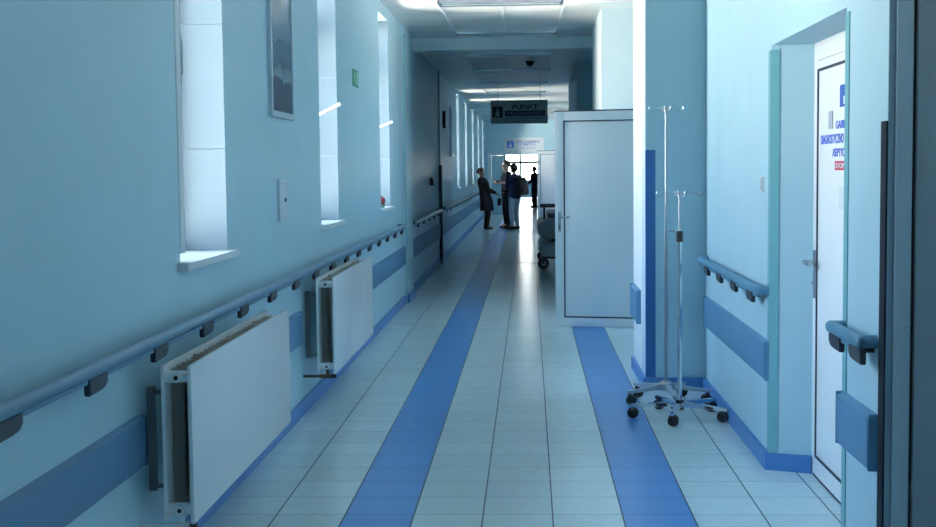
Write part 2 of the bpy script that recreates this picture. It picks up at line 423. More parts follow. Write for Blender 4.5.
lb = MB().box(XT - .001, XT + .002, 5.66, 5.920, 1.470, 1.510).build('red_label', RED, d3, smooth=False)
lb.location = (0, 0, 0); ORG[lb.name] = (0, 0, 0)
text_part('lettering', 'STOP', .022, .16, face_left(XT - .0015, 5.90, 1.479), SIGNW, lb)
lg = MB().box(XT - .001, XT + .002, 5.60, 5.835, 1.745, 1.840).build('logo', BLUELOGO, d3, smooth=False); ORG[lg.name] = (0, 0, 0)
q = MB(); q.ball((XT - .001, 5.72, 1.812), .020, (.1, 1, 1)); q.box(XT - .0025, XT, 5.68, 5.765, 1.755, 1.79); q.build('figure', SIGNW, lg, smooth=False)
MB().box(XT - .004, XT + .002, 5.967, 6.037, 1.655, 1.735, .001).build('number_plate', GREYP, d3)
MB().box(XT - .001, XT + .002, 5.70, 5.84, 1.30, 1.40).build('paper_notice', SIGNW, d3, smooth=False)

# door 4: doorway in the end wall with one closed leaf
f = MB(); f.box(OL, OL + .12, YE - .03, YE + .2, 0, OT, .004); f.box(OR - .1, OR, YE - .03, YE + .2, 0, OT, .004); f.box(OL + .12, OR - .1, YE - .03, YE + .2, OT - .06, OT, .004)
d4 = struct(f.build('door_4', PVC))
lf = MB(); lf.box(OL + .13, -.885, YE + .03, YE + .07, .01, OT - .07, .004); lf.build('door_leaf', mat('pale_blue_leaf', (.40, .62, .70), .4), d4)
lf = MB(); lf.box(-.885, -.84, YE + .01, YE + .09, .01, OT - .07, .004); lf.build('edge_stile', FRAMEL, d4)
MB().box(-1.0, -.95, YE - .02, YE + .03, .98, 1.03, .004).build('door_handle', STEEL, d4)

# door 5: glazed double door with a transom closing the corridor far behind
f = MB(); DK = mat('green_grey_frame', (.16, .22, .22), .5)
y = YF
f.box(-1.25, .55, y - .04, y + .05, 1.72, 1.87, .004); f.box(-1.25, .55, y - .04, y + .05, 2.36, 2.42, .004)
for x, w in ((-1.25, .09), (-.50, .11), (.45, .10)): f.box(x, x + w, y - .04, y + .05, .01, 2.40, .004)
d5 = struct(f.build('door_5', DK))
p = MB(); p.box(-1.2, .5, y - .01, y + .02, .02, .93, .002); p.build('lower_panel', mat('pale_blue_panel', (.35, .5, .58), .4), d5)
p = MB(); p.box(-1.2, .5, y, y + .008, .93, 1.72); p.box(-1.2, .5, y, y + .008, 1.87, 2.36); p.build('pane', GLASS, d5, smooth=False)

# ------------------------------------------------------------------ handrails, bumpers, guards
def oval_rail(b, x, y0, y1, z, rx=.020, rz=.0235):
    bm = bmesh.new(); seg = 20
    ys = [y0, y0 + .004, y0 + .014, y0 + .03, y1 - .03, y1 - .014, y1 - .004, y1]; ks = [.35, .65, .9, 1, 1, .9, .65, .35]
    rings = []
    for yy, k in zip(ys, ks): rings.append([bm.verts.new((x + rx * k * math.cos(2 * PI * i / seg), yy, z + rz * k * math.sin(2 * PI * i / seg))) for i in range(seg)])
    for a, c_ in zip(rings, rings[1:]):
        for i in range(seg): bm.faces.new((a[i], a[(i + 1) % seg], c_[(i + 1) % seg], c_[i]))
    bm.faces.new(rings[0][::-1]); bm.faces.new(rings[-1]); bmesh.ops.recalc_face_normals(bm, faces=bm.faces[:]); b.add(bm)
def handrail(name, label, side, xw, y0, y1, z, brks, m, off=.075, group='handrails along the corridor', carrier=True):
    s = side           # +1: wall on the left, rail stands off to +X
    t = thing(name, label, 'handrail', (xw, (y0 + y1) / 2, z), group)
    xr = xw + s * off
    b = MB(); oval_rail(b, xr, y0, y1, z)
    b.build('rail', m, t)
    if carrier:
        c = MB(); c.box(min(xr - s * .012, xr + s * .006), max(xr - s * .012, xr + s * .006), y0 + .04, y1 - .04, z - .036, z - .018, .002); c.build('carrier_profile', m, t)
    for q in (y0 + .025, y1 - .025):
        e = MB(); e.tube((xr, q, z), (xw, q, z), .022, seg=14); e.build('end_cap', m, t)
    for yb in brks:
        k = MB(); x0 = xr - s * .008; x1 = xr + s * .012
        k.tube((xw, yb, z - .034), (x0, yb, z - .034), .009, seg=10)
        # side profile in the (y,z) plane: straight on the near side, swept up on the far side
        pts = [(yb - .085, z - .072), (yb - .085, z - .020), (yb + .085, z - .020), (yb + .085, z - .050), (yb + .060, z - .066), (yb + .02, z - .070)]
        k.prism(pts, min(x0, x1), max(x0, x1), 'x', bev=.003)
        k.build('bracket', BRK, t)
    return t
handrail('handrail', 'long blue handrail on the left wall above the two radiators', 1, XL, 1.2, 13.95, .897, [3.225 + .69 * (i - 2) for i in range(18) if 1.3 < 3.225 + .69 * (i - 2) < 13.8], RAIL)
handrail('handrail', 'short shiny handrail on the left wall between pilaster and dark corner guard', 1, XLF, 15.45, 20.1, .868, [15.9 + .9 * i for i in range(5)], RAILF)
handrail('handrail', 'farthest handrail on the left wall, running behind the person in the dark coat', 1, XLF, 21.05, 41.6, .868, [21.5 + 1.0 * i for i in range(20)], RAILF)
handrail('handrail', 'short blue handrail on the right wall beside the drip stands', -1, XR, 6.43, 8.66, .885, [6.66, 7.20, 7.74, 8.28], RAILR, off=.055)
handrail('handrail', 'cut-off blue handrail on the near right wall pier beside the lettered door', -1, XR, 4.44, 4.925, .895, [4.50, 4.80], RAILR, off=.055)

def bumper(label, side, xw, y0, y1, z0, z1, m, th=.024):
    b = MB(); x0, x1 = (xw, xw + th) if side > 0 else (xw - th, xw)
    # bevelled plank
    zt = z1 - .012
    if side > 0: pts = [(x0, z0), (x1 - .006, z0), (x1, z0 + .010), (x1, zt), (x0 + .004, z1), (x0, z1)]
    else: pts = [(x1, z0), (x0 + .006, z0), (x0, z0 + .010), (x0, zt), (x1 - .004, z1), (x1, z1)]
    b.prism(pts, y0 + .004, y1 - .004, 'y')
    t = thing('wall_bumper', label, 'wall bumper', ((x0 + x1) / 2, (y0 + y1) / 2, z0), 'blue wall bumper boards')
    b.build('board', m, t)
    for ya in (y0, y1 - .02):
        e = MB(); e.box(x0, x1, ya, ya + .02, z0 - .001, z1, .003); e.build('end_cap', m, t)
    return t
bumper('dark blue bumper board on the left wall in front of the nearer radiator', 1, XL, 1.4, 4.60, .445, .630, BUMP)
bumper('blue bumper board on the left wall showing between the two radiators', 1, XL, 6.75, 7.85, .445, .645, BUMP)
bumper('blue bumper board on the left wall running from the second radiator to the pilaster', 1, XL, 10.1, 14.55, .440, .640, BUMP)
bumper('dark blue bumper board on the left wall below the short shiny handrail', 1, XLF, 15.43, 20.68, .42, .64, BUMP)
bumper('farthest blue bumper board on the left wall, low behind the person in the dark coat', 1, XLF, 21.02, 41.6, .42, .64, BUMP)
bumper('blue bumper board on the right wall behind and beside the drip stands', -1, XR, 6.435, 8.72, .440, .635, BUMPR)
bumper('cut-off blue bumper board on the near right wall pier beside the lettered door', -1, XR, 4.44, 4.925, .455, .650, BUMPR, th=.030)
bumper('small blue bumper seen end-on at the edge of the stub wall by the open door', -1, .775, 9.15, 9.72, .40, .635, BUMPR, th=.036)

def guard(label, x, y, sx, sy, z0, z1, m, w1=.055, w2=.055, t=.004):
    """L-shaped strip around a vertical corner at (x,y): w1 = leg lying along Y, w2 = leg lying along X"""
    b = MB()
    xa = x + sx * t
    b.box(min(x, xa), max(x, xa), min(y, y - sy * w1), max(y, y - sy * w1), z0, z1, .001)
    ya = y + sy * t
    b.box(min(xa, x - sx * w2), max(xa, x - sx * w2), min(y, ya), max(y, ya), z0, z1, .001)
    o = b.build('corner_guard', m); return tag(o, label, 'corner guard', 'wall corner guards')
b = MB(); b.prism([(1.166, 6.485), (1.166, 6.4265), (1.206, 6.4155), (1.207, 6.4195), (1.170, 6.4295), (1.170, 6.485)], .083, 2.048)
tag(b.build('corner_guard', TEAL, smooth=False), 'teal corner guard on the far edge of the lettered door recess', 'corner guard', 'wall corner guards')
guard('teal corner guard on the near edge of the lettered door recess', 1.17, 4.93, -1, 1, .095, 2.05, TEAL)
guard('navy corner guard on the stub wall behind the taller drip stand', .775, 8.78, -1, -1, .083, 1.605, NAVY, w1=.02, w2=.062)
guard('near-black tall corner guard at the right edge, nearest the camera', 1.17, 4.36, -1, -1, .0, 1.635, NAVYD, w1=.06, w2=.018, t=.006)
guard('pale teal corner strip on the left pilaster below the ceiling beam', -1.375, 14.65, 1, -1, .10, 3.0, mat('muted_teal_plastic', (.30, .50, .54), .45), w1=.03, w2=.02)
guard('dark corner guard far down the left wall where the short handrail ends', -1.40, 20.72, 1, -1, .0, 1.56, mat('slate_corner_plastic', (.03, .07, .11), .45), w1=.10, w2=.028, t=.02)
struct(MB().box(.7725, .7752, 9.061, 9.80, .083, 3.09).build('trim_%d' % n, mat('lit_wall_tone', (.90, .92, .92), .4), smooth=False)); n += 1  # stub wall's window-lit face: its brightness is put into this white sheet
MB_ = MB(); MB_.box(.7705, .7755, 8.80, 9.06, .083, 3.08, .001); struct(MB_.build('trim_%d' % n, mat('pale_jamb', (.66, .72, .80), .5))); n += 1

# steel doorway frame nearest the camera at the right edge (the camera stands just inside)
f = MB(); YJ = 4.36
f.box(1.192, 1.245, YJ - .022, YJ, 0, ZC, .004)
fr = struct(f.build('door_6', FRAMEL)); n += 1
MB().box(1.17, 1.192, YJ - .008, YJ, 0, ZC, .002).build('outer_edge', FRAMEG, fr)
MB().box(1.245, 1.257, YJ - .006, YJ, 0, ZC).build('door_gap', BLACKP, fr, smooth=False)
MB().box(1.257, 1.60, YJ - .030, YJ, .01, ZC, .003).build('door_panel', mat('slate_painted_panel', (.20, .26, .30), .5, var=.04), fr)
MB().tube((1.2335, YJ - .022, .955), (1.2335, YJ - .028, .955), .006).build('screw_cap', STEEL, fr)

# ------------------------------------------------------------------ radiators
def radiator(label, y0, y1, z0, z1, xb=-1.312, xf=-1.197):
    t = thing('radiator', label, 'radiator', (xb, (y0 + y1) / 2, z0), 'panel radiators under the windows')
    b = MB(); b.box(xf - .014, xf, y0, y1, z0, z1, .004); b.build('front_panel', RADW, t)
    b = MB(); b.box(xb, xb + .014, y0 + .02, y1 - .02, z0 + .005, z1 - .003, .004); b.build('rear_panel', RADW, t)
    c = MB(); N = int((y1 - y0 - .2) / .034); xa, xc = xb + .016, xf - .016; bm = bmesh.new(); prev = None
    for i in range(N + 1):                                     # folded convector sheet between the panels
        yy = y0 + .1 + i * .034; xx = (xa + .002 if i % 2 == 0 else (xa + xc) / 2 - .004)
        a = bm.verts.new((xx, yy, z0 + .03)); d = bm.verts.new((xx, yy, z1 - .022))
        if prev: bm.faces.new((prev[0], a, d, prev[1]))
        prev = (a, d)
    prev = None
    for i in range(N + 1):
        yy = y0 + .1 + i * .034; xx = (xc - .002 if i % 2 == 0 else (xa + xc) / 2 + .004)
        a = bm.verts.new((xx, yy, z0 + .03)); d = bm.verts.new((xx, yy, z1 - .022))
        if prev: bm.faces.new((prev[0], a, d, prev[1]))
        prev = (a, d)
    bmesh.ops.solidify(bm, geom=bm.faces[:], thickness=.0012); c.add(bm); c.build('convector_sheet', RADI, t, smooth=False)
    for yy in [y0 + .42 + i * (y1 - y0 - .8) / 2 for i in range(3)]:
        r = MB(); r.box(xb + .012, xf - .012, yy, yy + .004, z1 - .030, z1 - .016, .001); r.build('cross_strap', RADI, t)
    for zz in (z0 + .045, z1 - .045):
        for yy in (y0 + .045, y1 - .045):
            h = MB(); h.tube((xb + .012, yy, zz), (xf - .012, yy, zz), .022); h.build('header_tube', RADW, t)
            p = MB(); s = -1 if yy < (y0 + y1) / 2 else 1
            p.tube(((xb + xf) / 2, yy, zz), ((xb + xf) / 2, yy + s * .034, zz), .017); q = p.build('end_plug', RADW, t)
            e = MB(); e.tube(((xb + xf) / 2, yy + s * .034, zz), ((xb + xf) / 2, yy + s * .037, zz), .008); e.build('vent_screw', BLACKP, q)
    v = MB(); ym = y0 + .045
    v.tube(((xb + xf) / 2, ym, z0 - .005), ((xb + xf) / 2, ym, z0 + .03), .012); v.box((xb + xf) / 2 - .045, (xb + xf) / 2 + .03, ym - .014, ym + .014, z0 - .030, z0 - .006, .006); v.tube(((xb + xf) / 2 - .04, ym, z0 - .018), (XL, ym, z0 - .018), .009)
    q = v.build('valve', BRASS if z1 > .83 else RADW, t)
    e = MB(); e.tube(((xb + xf) / 2 + .03, ym, z0 - .018), ((xb + xf) / 2 + .055, ym, z0 - .018), .013); e.build('valve_knob', BLACKP, q)
    for yy in (y0 + .16, y1 - .16):
        w = MB(); w.box(XL, XL + .03, yy, yy + .014, z0 + .08, z1 - .10, .002); w.box(XL + .02, xb, yy, yy + .014, z1 - .13, z1 - .115, .002); w.box(XL + .02, xb, yy, yy + .014, z0 + .09, z0 + .105, .002); w.build('wall_bracket', mat('bracket_grey', (.20, .24, .26), .5), t)
    return t
radiator('large white panel radiator on the left wall, the nearer of the two', 4.53, 6.42, .245, .812)
radiator('white panel radiator on the left wall, farther of the two, with a dark valve', 7.93, 9.89, .245, .842, xf=-1.197, xb=-1.312)

# ------------------------------------------------------------------ things on the left wall
t = thing('wall_picture', 'tall framed mountain picture between the first and second windows', 'picture', (XL, 7.4, 1.79))
f = MB(); PY0, PY1, PZ0, PZ1 = 7.07, 7.74, 1.79, 2.76; w = .035
f.box(XL, XL + .022, PY0, PY0 + w, PZ0, PZ1, .003); f.box(XL, XL + .022, PY1 - w, PY1, PZ0, PZ1, .003); f.box(XL, XL + .022, PY0 + w, PY1 - w, PZ0, PZ0 + w, .003); f.box(XL, XL + .022, PY0 + w, PY1 - w, PZ1 - w, PZ1, .003)
f.build('frame', mat('silver_frame', (.52, .60, .66), .35, metal=.3), t)
MB().box(XL + .002, XL + .012, PY0 + w, PY1 - w, PZ0 + w, PZ1 - w).build('landscape_print', PICT, t, smooth=False)

t = thing('wall_box', 'small narrow white box with a dark lock on the left wall below the picture', 'box', (XL, 7.34, 1.21))
MB().box(XL, XL + .018, 7.25, 7.44, 1.21, 1.447, .004).build('cover', mat('matt_white_box', (.62, .70, .75), .5), t)
k = MB(); k.tube((XL + .018, 7.40, 1.33), (XL + .024, 7.40, 1.33), .012); k.build('lock', BLACKP, t)
for z_ in (1.232, 1.420): MB().box(XL + .018, XL + .0195, 7.26, 7.43, z_, z_ + .004).build('seam', GREYP, t, smooth=False)

t = thing('exit_sign', 'small green emergency exit sign between the second and third windows', 'sign', (XL, 10.65, 2.17))
MB().box(XL, XL + .006, 10.48, 10.82, 2.168, 2.306, .001).build('plate', GREEN, t)
p = MB(); WX = XL + .007
PG = mat('pale_green_symbol', (.30, .62, .52), .5)
p.ball((WX, 10.60, 2.275), .013, (.08, 1, 1)); p.box(WX - .001, WX + .0005, 10.57, 10.615, 2.225, 2.262); 
p.box(WX - .001, WX + .0005, 10.53, 10.57, 2.236, 2.246); p.box(WX - .001, WX + .0005, 10.575, 10.592, 2.185, 2.228); p.box(WX - .001, WX + .0005, 10.60, 10.64, 2.207, 2.222)
p.build('running_figure', PG, t, smooth=False)
p = MB(); p.box(WX - .001, WX + .0005, 10.70, 10.78, 2.185, 2.290); p.build('door_symbol', PG, t, smooth=False)

t = thing('sill_ornament', 'tiny dark red potted ornament on the third window sill', 'ornament', (XL - .02, 12.62, 1.130))
p = MB(); p.tube((XL - .02, 12.62, 1.130), (XL - .02, 12.62, 1.165), .026, .032); p.build('pot', mat('green_pot', (.05, .16, .12), .5), t)
p = MB(); p.ball((XL - .02, 12.62, 1.195), .035, (1, 1, 1.1), 12); p.ball((XL - .03, 12.64, 1.222), .022); p.build('flower', mat('dark_red_flower', (.20, .02, .03), .6), t)

t = thing('wall_clock', 'round dark-rimmed clock high on the far left wall, seen nearly edge-on', 'clock', (XLF, 21.9, 2.17))
p = MB(); p.tube((XLF, 21.9, 2.32), (XLF + .05, 21.9, 2.32), .145, seg=32); p.build('case', BLACKP, t)
p = MB(); p.tube((XLF + .05, 21.9, 2.32), (XLF + .052, 21.9, 2.32), .125, seg=32); p.build('dial', SIGNW, t)
p = MB(); p.box(XLF + .052, XLF + .054, 21.895, 21.905, 2.32, 2.41); p.box(XLF + .052, XLF + .054, 21.85, 21.905, 2.312, 2.322); p.build('hands', BLACKP, t, smooth=False)

t = thing('wall_picture', 'narrow bright framed picture on the far left wall beyond the clock', 'picture', (XLF, 24.1, 1.70))
f = MB(); f.box(XLF, XLF + .03, 23.75, 24.60, 1.72, 2.62, .004); f.build('frame', mat('pale_silver_frame', (.62, .72, .78), .3, metal=.3), t)
MB().box(XLF + .03, XLF + .032, 23.80, 24.55, 1.77, 2.57).build('print', mat('pale_print', (.35, .48, .55), .3, var=.2), t, smooth=False)

t = thing('alarm_button', 'small black alarm call point on the left wall beside the dark corner guard', 'alarm', (XLF, 18.9, 1.26))
p = MB(); p.box(XLF, XLF + .05, 18.85, 18.97, 1.26, 1.38, .006); p.build('housing', BLACKP, t)
p = MB(); p.box(XLF + .05, XLF + .054, 18.88, 18.94, 1.29, 1.35, .001); p.build('button', RED, t)

t = thing('light_switch', 'small white wall switch beside the teal corner guard on the right wall', 'switch', (XR, 6.645, 1.36))
MB().box(XR - .010, XR, 6.605, 6.685, 1.362, 1.438, .003).build('plate', mat('switch_plastic', (.55, .62, .66), .4), t)
k = MB(); k.box(XR - .014, XR - .010, 6.625, 6.665, 1.402, 1.430, .002); k.box(XR - .014, XR - .010, 6.625, 6.665, 1.370, 1.398, .002); k.build('rocker', mat('rocker_plastic', (.48, .54, .58), .4), t)

# ------------------------------------------------------------------ hanging and wall signs
t = thing('hanging_sign', 'dark grey sign reading PUNKT hanging from the corridor ceiling', 'sign', (-.165, 22.0, 2.24))
sx0, sx1, sy = -.635, .312, 21.985
MB().box(sx0, sx1, sy, sy + .03, 2.242, 2.625, .003).build('plate', SIGNG, t)
f = MB()
for a in ((sx0, sx1, 2.612, 2.628), (sx0, sx1, 2.239, 2.252)): f.box(a[0], a[1], sy - .003, sy + .033, a[2], a[3], .002)
for a in (sx0, sx1 - .012): f.box(a, a + .012, sy - .003, sy + .033, 2.24, 2.627, .002)
f.build('rim', FRAMEG, t)
for x in (sx0 + .12, sx1 - .12):
    r = MB(); r.tube((x, sy + .015, 2.625), (x, sy + .015, ZC2), .004, seg=8); r.build('suspension_rod', STEEL, t)
lg = MB().box(-.605, -.435, sy - .003, sy, 2.345, 2.525, .001).build('logo', SIGNBAR, t, smooth=False)
q = MB(); q.ball((-.52, sy - .003, 2.475), .022, (1, .08, 1)); q.prism([(-.556, 2.36), (-.556, 2.42), (-.535, 2.45), (-.505, 2.45), (-.484, 2.42), (-.484, 2.36)], sy - .0045, sy - .002, 'y'); 
ORG[lg.name] = (0, 0, 0); qq = q.build('figure', SIGNG, lg, smooth=False)
text_part('lettering', 'PUNKT', .072, .43, face_cam(-.275, sy - .001, 2.480), SIGNB, t)
br = MB().box(-.395, .270, sy - .003, sy, 2.365, 2.455, .001).build('name_bar', SIGNBAR, t, smooth=False); ORG[br.name] = (0, 0, 0)
text_part('lettering', 'PIELĘGNIARSKI', .050, .60, face_cam(-.365, sy - .004, 2.387), SIGNLT, br)
MB().box(-.39, .265, sy - .002, sy, 2.325, 2.334).build('underline', SIGNB, t, smooth=False)

t = thing('ward_sign', 'white ward sign with a blue logo on the end wall above the doorway', 'sign', (-.16, YE, 2.0))
MB().box(-.80, .475, YE - .015, YE, 2.0, 2.47, .002).build('plate', SIGNW, t)
yy = YE - .016
lg = MB().box(-.70, -.49, yy - .002, yy + .002, 2.155, 2.36).build('logo', BLUELOGO, t, smooth=False); ORG[lg.name] = (0, 0, 0)
q = MB(); q.ball((-.595, yy - .002, 2.30), .028, (1, .08, 1)); q.box(-.635, -.555, yy - .004, yy, 2.175, 2.26); q.build('figure', SIGNW, lg, smooth=False)
rnd = random.Random(3)
def glyph_row(x0, x1, z0, z1, w, m, name):
    b = MB(); x = x0
    while x < x1 - w:
        k = rnd.random(); b.box(x, x + w * .28, yy - .002, yy + .001, z0, z1)
        b.box(x, x + w * .75, yy - .002, yy + .001, z1 - (z1 - z0) * .22, z1) if k > .3 else b.box(x, x + w * .75, yy - .002, yy + .001, z0, z0 + (z1 - z0) * .22)
        if k > .5: b.box(x + w * .5, x + w * .75, yy - .002, yy + .001, z0, z1)
        x += w * (1.0 if rnd.random() > .12 else 1.6)
    b.build(name, m, t, smooth=False)
glyph_row(-.38, .38, 2.30, 2.375, .055, PURPLE, 'lettering')
glyph_row(-.28, .28, 2.215, 2.285, .055, PURPLE, 'lettering')
glyph_row(-.26, .26, 2.125, 2.15, .028, BLUEL, 'lettering')

# ------------------------------------------------------------------ ceiling lights and dome
MIRR = mat('mirror_reflector', (.80, .86, .90), .22, metal=1.0)
def ceiling_light(label, y, z):
    t = thing('ceiling_light', label, 'ceiling light', (-.262, y, z), 'mirror louvre ceiling lights')
    x0, x1 = -.862, .338; d = .15
    f = MB(); f.box(x0, x1, y - d, y - d + .015, z - .030, z, .002); f.box(x0, x1, y + d - .015, y + d, z - .030, z, .002); f.box(x0, x0 + .015, y - d, y + d, z - .030, z, .002); f.box(x1 - .015, x1, y - d, y + d, z - .030, z, .002)
    f.build('frame', MIRR, t)
    b = MB(); b.box(x0 + .01, x1 - .01, y - d + .01, y + d - .01, z - .004, z - .001); b.build('backing', WHITE, t, smooth=False)
    for yy in (y - .072, y + .072):
        r = MB(); seg = 8; bm = bmesh.new(); rows = []
        for i in range(seg + 1):
            a = -1 + 2 * i / seg
            rows.append((bm.verts.new((x0 + .016, yy + a * .062, z - .006 - .020 * a * a)), bm.verts.new((x1 - .016, yy + a * .062, z - .006 - .020 * a * a))))
        for a, c_ in zip(rows, rows[1:]): bm.faces.new((a[0], a[1], c_[1], c_[0]))
        bmesh.ops.solidify(bm, geom=bm.faces[:], thickness=-.001); r.add(bm); r.build('reflector', MIRR, t)
        u = MB(); u.tube((x0 + .03, yy, z - .018), (x1 - .03, yy, z - .018), .008, seg=10); u.build('tube_lamp', mat('unlit_tube', (.85, .87, .88), .3) if 'unlit_tube' not in MATS else MATS['unlit_tube'], t)
    l = MB()
    for i in range(1, 16):
        xx = x0 + i * (x1 - x0) / 16; l.box(xx - .001, xx + .001, y - d + .015, y + d - .015, z - .027, z - .006)
    l.build('louvre_blades', MIRR, t, smooth=False)
    return t
lab = ['nearest mirror louvre ceiling light, cut by the top edge of the photo', 'mirror louvre ceiling light just before the crossing beam', 'mirror louvre ceiling light just past the crossing beam',
       'fourth mirror louvre ceiling light, behind the dark ceiling dome', 'fifth mirror louvre ceiling light, between the dark dome and the hanging sign', 'farthest mirror louvre ceiling light, seen just above the hanging sign']
for (y, z), l_ in zip(((12.75, ZC), (15.6, ZC), (17.9, ZC2), (20.75, ZC2), (23.8, ZC2), (26.7, ZC2)), lab): ceiling_light(l_, y, z)

t = thing('smoke_detector', 'small dark dome on the ceiling past the beam, right of the corridor middle', 'detector', (.02, 19.3, ZC2))
p = MB(); p.tube((.02, 19.3, ZC2 - .02), (.02, 19.3, ZC2), .07, seg=24); p.build('base', BLACKP, t)
p = MB(); p.ball((.02, 19.3, ZC2 - .03), .055, (1, 1, .75), 20); p.build('dome', mat('smoked_dome', (.02, .03, .035), .2), t)
p = MB(); p.tube((.02, 19.3, ZC2 - .10), (.02, 19.3, ZC2 - .06), .018, .022, seg=16); p.build('sensor_tip', GREYP, t)

# ------------------------------------------------------------------ drip stands
def caster(p, ang, parent, r=.034):
    x, y = p
    b = MB(); dx, dy = math.cos(ang), math.sin(ang); ox, oy = x - dx * .012, y - dy * .012
    for s in (-1, 1):
        b.tube((ox - dy * s * .006, oy + dx * s * .006, r), (ox - dy * s * .019, oy + dx * s * .019, r), r, r * .9, seg=20)
    w = b.build('caster', BLACK, parent)
    f = MB(); f.tube((ox, oy, r), (ox, oy, r + .02), .012, seg=12); f.ball((ox, oy, r + .012), .026, (1, 1, .8), 14); f.tube((x, y, r + .02), (x, y, r + .052), .009, seg=10); f.build('fork', BLACKP, w)
def drip_stand(label, cx, cy, ang0, r, zhub, ztop, harm, arm_ang, m_leg, zclamp, black_clamp, wide_hub):
    t = thing('drip_stand', label, 'drip stand', (cx, cy, 0), 'hospital drip stands on casters')
    ORG[t.name] = (cx, cy, 0)
    for k in range(5):
        a = ang0 + k * 2 * PI / 5; ex, ey = cx + r * math.cos(a), cy + r * math.sin(a)
        z1 = min(.083, zhub - .004); L = MB(); d = Vector((math.cos(a), math.sin(a), 0)); pz = Vector((-d.y, d.x, 0))
        bm = bmesh.new(); ring = []
        for (rr, z, w, h) in ((.02, zhub + .004, .017, .016), (r * .5, (zhub + z1) / 2 + .002, .015, .013), (r + .02, z1, .012, .009)):
            c_ = Vector((cx, cy, z)) + d * rr
            ring.append([bm.verts.new(c_ + pz * (w * s1) + Vector((0, 0, h * s2))) for s1, s2 in ((-1, -1), (1, -1), (1, 1), (-1, 1))])
        for A_, B_ in zip(ring, ring[1:]):
            for i in range(4): bm.faces.new((A_[i], A_[(i + 1) % 4], B_[(i + 1) % 4], B_[i]))
        bm.faces.new(ring[0][::-1]); bm.faces.new(ring[-1]); bmesh.ops.recalc_face_normals(bm, faces=bm.faces[:])
        bmesh.ops.bevel(bm, geom=bm.edges[:], offset=.003, segments=2, affect='EDGES')
        L.add(bm); lo = L.build('leg', m_leg, t); ORG[lo.name] = (0, 0, 0)
        caster((ex, ey), a + .8 * (k % 2) - .4, t)
    h = MB()
    if wide_hub: h.tube((cx, cy, zhub - .022), (cx, cy, zhub + .02), .055, .050, seg=28); h.tube((cx, cy, zhub + .02), (cx, cy, zhub + .040), .050, .022, seg=28)
    else: h.tube((cx, cy, zhub - .03), (cx, cy, zhub + .03), .026, seg=20)
    h.build('hub', STEEL if wide_hub else BLACKP, t)
    p = MB(); p.tube((cx, cy, zhub + .01), (cx, cy, zclamp), .0125, seg=16); p.build('lower_pole', STEEL if wide_hub else CHROME, t)
    p = MB(); p.tube((cx, cy, zclamp - .01), (cx, cy, ztop), .0085, seg=14); p.build('upper_pole', STEEL, t)
    c_ = MB()
    if black_clamp: c_.tube((cx, cy, zclamp - .045), (cx, cy, zclamp + .012), .021, seg=18); c_.ball((cx, cy, zclamp + .012), .020, (1, 1, .5)); c_.build('clamp', BLACKP, t)
    else:
        c_.tube((cx, cy, zclamp - .02), (cx, cy, zclamp + .012), .017, seg=18); c_.build('clamp', STEEL, t)
        k_ = MB(); k_.tube((cx, cy, zclamp), (cx + .045, cy - .01, zclamp), .006, seg=10); k_.ball((cx + .05, cy - .011, zclamp), .012); k_.build('clamp_knob', ALU, t)
    hm = MB(); hm.tube((cx, cy, ztop - .022), (cx, cy, ztop + .008), .014, seg=16); hm.box(cx - .018, cx + .018, cy - .010, cy + .010, ztop - .012, ztop, .003); hm.build('cross_head', STEEL, t)
    for k in range(4):
        a = arm_ang + k * PI / 2; d = Vector((math.cos(a), math.sin(a), 0)); o = Vector((cx, cy, ztop - .004)); pts = [o, o + d * (harm - .03), o + d * (harm - .012) + Vector((0, 0, -.018)), o + d * harm + Vector((0, 0, -.020)), o + d * (harm + .012) + Vector((0, 0, -.004)), o + d * (harm + .010) + Vector((0, 0, .012))]
        w = MB(); w.path([tuple(q) for q in pts], .0028, seg=8); w.build('hook', STEEL, t)
    return t
drip_stand('taller steel drip stand with a wide hub, behind the shorter one', .858, 8.29, math.radians(-85), .262, .105, 1.862, .098, math.radians(8), ALU, 1.09, False, True)
drip_stand('shorter chrome drip stand with a black pole clamp, in front of the taller one', .885, 7.79, math.radians(-105), .290, .078, 1.343, .125, math.radians(6), CHROME, 1.095, True, False)

# ------------------------------------------------------------------ hospital trolley behind the open door
t = thing('stretcher_trolley', 'grey hospital stretcher trolley half hidden behind the open white door', 'stretcher', (.40, 20.2, 0))
x0, x1, y0, y1 = .115, .685, 19.32, 21.2
b = MB(); b.prism([(x0, .66), (x0 + .01, .52), (x0 + .12, .45), (x1 - .12, .45), (x1 - .01, .52), (x1, .66), (x1 - .16, .76), (x0 + .16, .76)], y0, y1, 'y', bev=.012); b.build('bed_platform', TROG, t)
b = MB(); b.box(x0 + .15, x1 - .15, y0 + .04, y1 - .04, .755, .83, .02); b.build('mattress', mat('dark_vinyl', (.04, .06, .08), .4), t)
b = MB(); b.prism([(x0 + .05, .40), (x0 + .015, .26), (x0 + .08, .19), (x1 - .08, .19), (x1 - .015, .26), (x1 - .05, .40)], y0 + .03, y1 - .03, 'y', bev=.012); b.build('chassis_cover', TROL, t)
for z, nm in ((.615, 'side_ridge'), (.315, 'side_ridge')):
    b = MB(); k = 0 if z > .5 else .022
    b.box(x0 - .014 + k, x0 + .03 + k, y0 - .01, y1 + .01, z - .012, z + .012, .005); b.build(nm, TROG, t)
for yy in (y0 + .35, y1 - .4):
    b = MB(); b.box(.33, .47, yy, yy + .08, .38, .48, .008); b.build('lift_column', BLACKP, t)
b = MB(); b.tube((x0 + .10, y0 + .03, .74), (x0 + .10, y0 + .02, .93), .016); b.tube((x1 - .10, y0 + .03, .74), (x1 - .10, y0 + .02, .93), .016); b.box(x0 + .035, x1 - .035, y0 - .005, y0 + .05, .915, .972, .015); b.build('push_handle', BLACKP, t)
